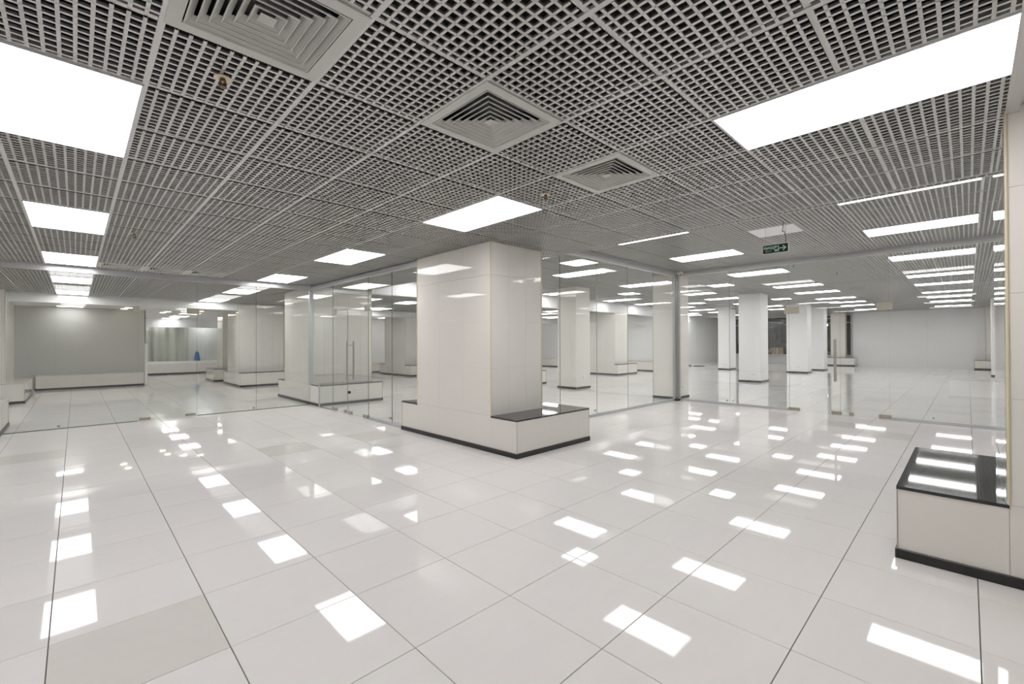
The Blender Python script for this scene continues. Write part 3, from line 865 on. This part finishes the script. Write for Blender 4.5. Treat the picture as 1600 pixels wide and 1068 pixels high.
for a, b in zip(pts, pts[1:]): cbm.cyl(a, b, .004, 6)
tag(cbm.build('cable', M_BLACKP, es), 'thin black supply cable')

# ---------------------------------------------------------------- sockets
def socket(x, y, z, ax, lab, w_=.15, h=.08):
    t = tag(empty('wall_socket', (x, y, z)), lab, 'socket', 'white wall sockets')
    if ax == 'x':
        bevel(bx(-.012, 0, -w_ / 2, w_ / 2, -h / 2, h / 2).build('cover_plate', M_WHITEP, t), .003)
        MB().cyl((-.014, -w_ / 4, 0), (-.011, -w_ / 4, 0), .019, 14).build('outlet', M_VENT, t)
        MB().cyl((-.014, w_ / 4, 0), (-.011, w_ / 4, 0), .019, 14).build('outlet', M_VENT, t)
    else:
        bevel(bx(-w_ / 2, w_ / 2, -.012, 0, -h / 2, h / 2).build('cover_plate', M_WHITEP, t), .003)
        MB().cyl((-w_ / 4, -.014, 0), (-w_ / 4, -.011, 0), .019, 14).build('outlet', M_VENT, t)
        MB().cyl((w_ / 4, -.014, 0), (w_ / 4, -.011, 0), .019, 14).build('outlet', M_VENT, t)
socket(4.73, 9.968, .30, 'y', 'white double socket on the pillar bench behind the glass double door')
socket(11.0, 8.09, .34, 'y', 'white socket low on the slim column right of the central pillar')
socket(10.80, 4.92, .27, 'y', 'white socket low on the slim column behind the far corner post')
socket(16.6, 5.13, .27, 'x', 'white socket low on the widest slim column')
socket(23.2, 8.55, .27, 'x', 'white socket on the far column left of the widest one')
socket(22.9, 5.25, .27, 'x', 'white socket on the far column right of the night window')
socket(25.6, 5.0, .27, 'x', 'white socket on the farthest slim column')
socket(31.995, 1.1, .90, 'x', 'small pair of sockets in the middle of the bare far wall', .34, .07)

# debris on the far floor
import random as _r
db = MB(); _r.seed(3)
for k in range(14):
    x, y = 25.6 + _r.uniform(-.5, .5), 11.1 + _r.uniform(-.5, .5); q = _r.uniform(.04, .16)
    db.box(x - q, x + q, y - q * .7, y + q * .7, 0, _r.uniform(.01, .05))
tag(db.build('debris', M_DEBRIS), 'small heap of dark scraps on the far floor by the side wall', 'debris', kind='stuff')

# ---------------------------------------------------------------- night window
def window(name, y0, y1, z0, z1, x, mull):
    t = tag(empty(name), kind='structure')
    fr = MB(); e = .06
    fr.box(x - .03, x + .03, y0, y1, z0, z0 + e); fr.box(x - .03, x + .03, y0, y1, z1 - e, z1)
    fr.box(x - .03, x + .03, y0, y0 + e, z0 + e, z1 - e); fr.box(x - .03, x + .03, y1 - e, y1, z0 + e, z1 - e)
    fr.build('window_frame', M_BLACKP, t)
    for m_ in mull: bx(x - .03, x + .03, m_ - .04, m_ + .04, z0 + e, z1 - e).build('mullion', M_ALU, t)
    bx(x - .025, x + .025, y0 + e, y1 - e, 2.52, 2.58).build('transom', M_VENT, t)
    bx(x - .005, x + .005, y0 + e, y1 - e, z0 + e, z1 - e).build('pane', M_WGLASS, t)
    bx(x - .47, x - .12, y0, y1, z0 - .045, z0).build('window_sill', M_PLASTER, t)
window('window_1', 8.25, 11.7, .56, 3.0, 33.95, (9.6,))
window('window_2', 4.75, 8.0, .56, 3.0, 33.95, (6.6,))
bo = tag(empty('cardboard_box', (33.65, 8.9, .56)), 'beige cardboard box on the sill of the night window', 'box')
bevel(bx(-.12, .14, -.34, .34, 0, .44).build('carton', M_CARD, bo), .006); bx(-.123, .143, -.03, .03, .05, .443).build('tape_strip', M_SLAB, bo)
# outside, at night
tag(bx(34.4, 60, -10, 30, -.4, -.2).build('ground', M_ASPH), kind='structure')
fa = tag(empty('facade', (46, 0, 0)), 'dark building across the street beyond the night windows', 'building')
bx(0, 1, -8, 28, -.2, 9).build('wall', M_NIGHT, fa)
for k in range(5): bx(-.06, .0, -2 + 5 * k, .6 + 5 * k, 1.2, 3.4).build('window', M_VENT if k == 3 else M_BLACKP, fa)
rb = tag(empty('stair_rail', (38.8, 7.2, 0)), 'dark slanted stair rail outside the right night window', 'railing')
m_ = MB(); m_.cyl((0, 1.9, 3.3), (0, -1.6, .4), .06, 8); m_.build('handrail', M_BLACKP, rb)
MB().cyl((0, -1.4, -.2), (0, -1.4, .6), .05, 8).build('post', M_BLACKP, rb); MB().cyl((0, 1.9, -.2), (0, 1.9, 3.3), .05, 8).build('post', M_BLACKP, rb)
def street(x, y, z, r, m, lab):
    t = tag(empty('street_lamp', (x, y, 0)), lab, 'street lamp', 'lights in the street')
    MB().cyl((0, 0, -.2), (0, 0, z - .05), .03, 8).build('pole', M_BLACKP, t)
    b = MB(); b.cyl((-.05, 0, z - r), (-.05, 0, z + r), r * .7, 10, r1=r * .9); b.cyl((-.05, 0, z + r), (-.05, 0, z + r * 1.4), r * .9, 10, r1=r * .2); b.build('lamp_head', m, t)
street(40, 9.75, 1.85, .085, M_STREET, 'cold white street light seen through the night window, left of the pair')
street(40, 9.35, 1.88, .075, M_STREET, 'cold white street light seen through the night window, right of the pair')
street(38.5, 5.25, 1.78, .10, M_ORANGE, 'orange-red signal light at the right edge of the last night window')
street(40, 7.3, 2.6, .06, M_STREET, 'small white light high in the right night window')
# parked car roof behind the sill
car = tag(empty('car', (36.9, 8.6, -.2)), 'grey car parked outside the night window', 'car')
cb_ = MB(); sec = [(-2.1, .55, .85), (-1.3, .55, .95), (-.9, .8, 1.42), (.5, .8, 1.45), (1.2, .8, 1.0), (2.0, .8, .9)]
prof = [(-2.2, .3), (-2.2, .75), (-1.3, .95), (-.7, 1.42), (.7, 1.45), (1.5, 1.0), (2.2, .9), (2.25, .3)]
n = len(prof)
for sx in (-.8, .8): cb_.v += [(sx * (.82 if p[1] > 1.2 else 1), p[0], p[1]) for p in prof]
for k in range(n): cb_.f.append((k, (k + 1) % n, n + (k + 1) % n, n + k)); cb_.m.append(0)
cb_.f += [tuple(range(n)), tuple(reversed(range(n, 2 * n)))]; cb_.m += [0, 0]
bevel(cb_.build('body', M_VENT, car), .05, 2)
for yy in (-1.4, 1.4):
    for xx in (-.8, .62): MB().cyl((xx, yy, .32), (xx + .18, yy, .32), .32, 18).build('wheel', M_BLACKP, car)

# ---------------------------------------------------------------- glazed front at far left
t = tag(empty('window_3'), kind='structure')
bx(1.9, 5.4, 25.6, 25.94, .50, .58).build('window_sill', M_PLASTER, t)
for k in range(4):
    a, b = 1.9 + k * .875, 1.9 + (k + 1) * .875
    m_ = MB(); m_.box(a + .004, b - .004, 25.97, 25.98, .58, 2.17, 0, {'-x': 1, '+x': 1, '-z': 1, '+z': 1}); m_.build('pane', [M_GLASS, M_EDGE], t)
cu = MB(); N_ = 60
def cp_(k): return (2.0 + k * 2.0 / N_, 26.9 + .06 * math.sin(k * .55), )
for k in range(N_):
    a, b = cp_(k), cp_(k + 1)
    cu.quad((a[0], a[1], 0), (b[0], b[1], 0), (b[0], b[1], 2.54), (a[0], a[1], 2.54)); cu.quad((a[0], a[1] + .01, 2.54), (b[0], b[1] + .01, 2.54), (b[0], b[1] + .01, 0), (a[0], a[1] + .01, 0))
tag(cu.build('curtain', M_CURTAIN), 'pale floor-length curtain behind the glazed front at far left', 'curtain')
bg = tag(empty('bag', (4.16, 25.75, .58)), 'small blue bag on the white sill of the far left glazed front', 'bag')
m_ = MB(); m_.cyl((0, 0, 0), (0, 0, .42), .13, 12, r1=.06); bevel(m_.build('sack', M_BLUE, bg), .02)
MB().cyl((0, 0, .40), (.0, 0, .5), .012, 8).build('strap', M_BLACKP, bg)
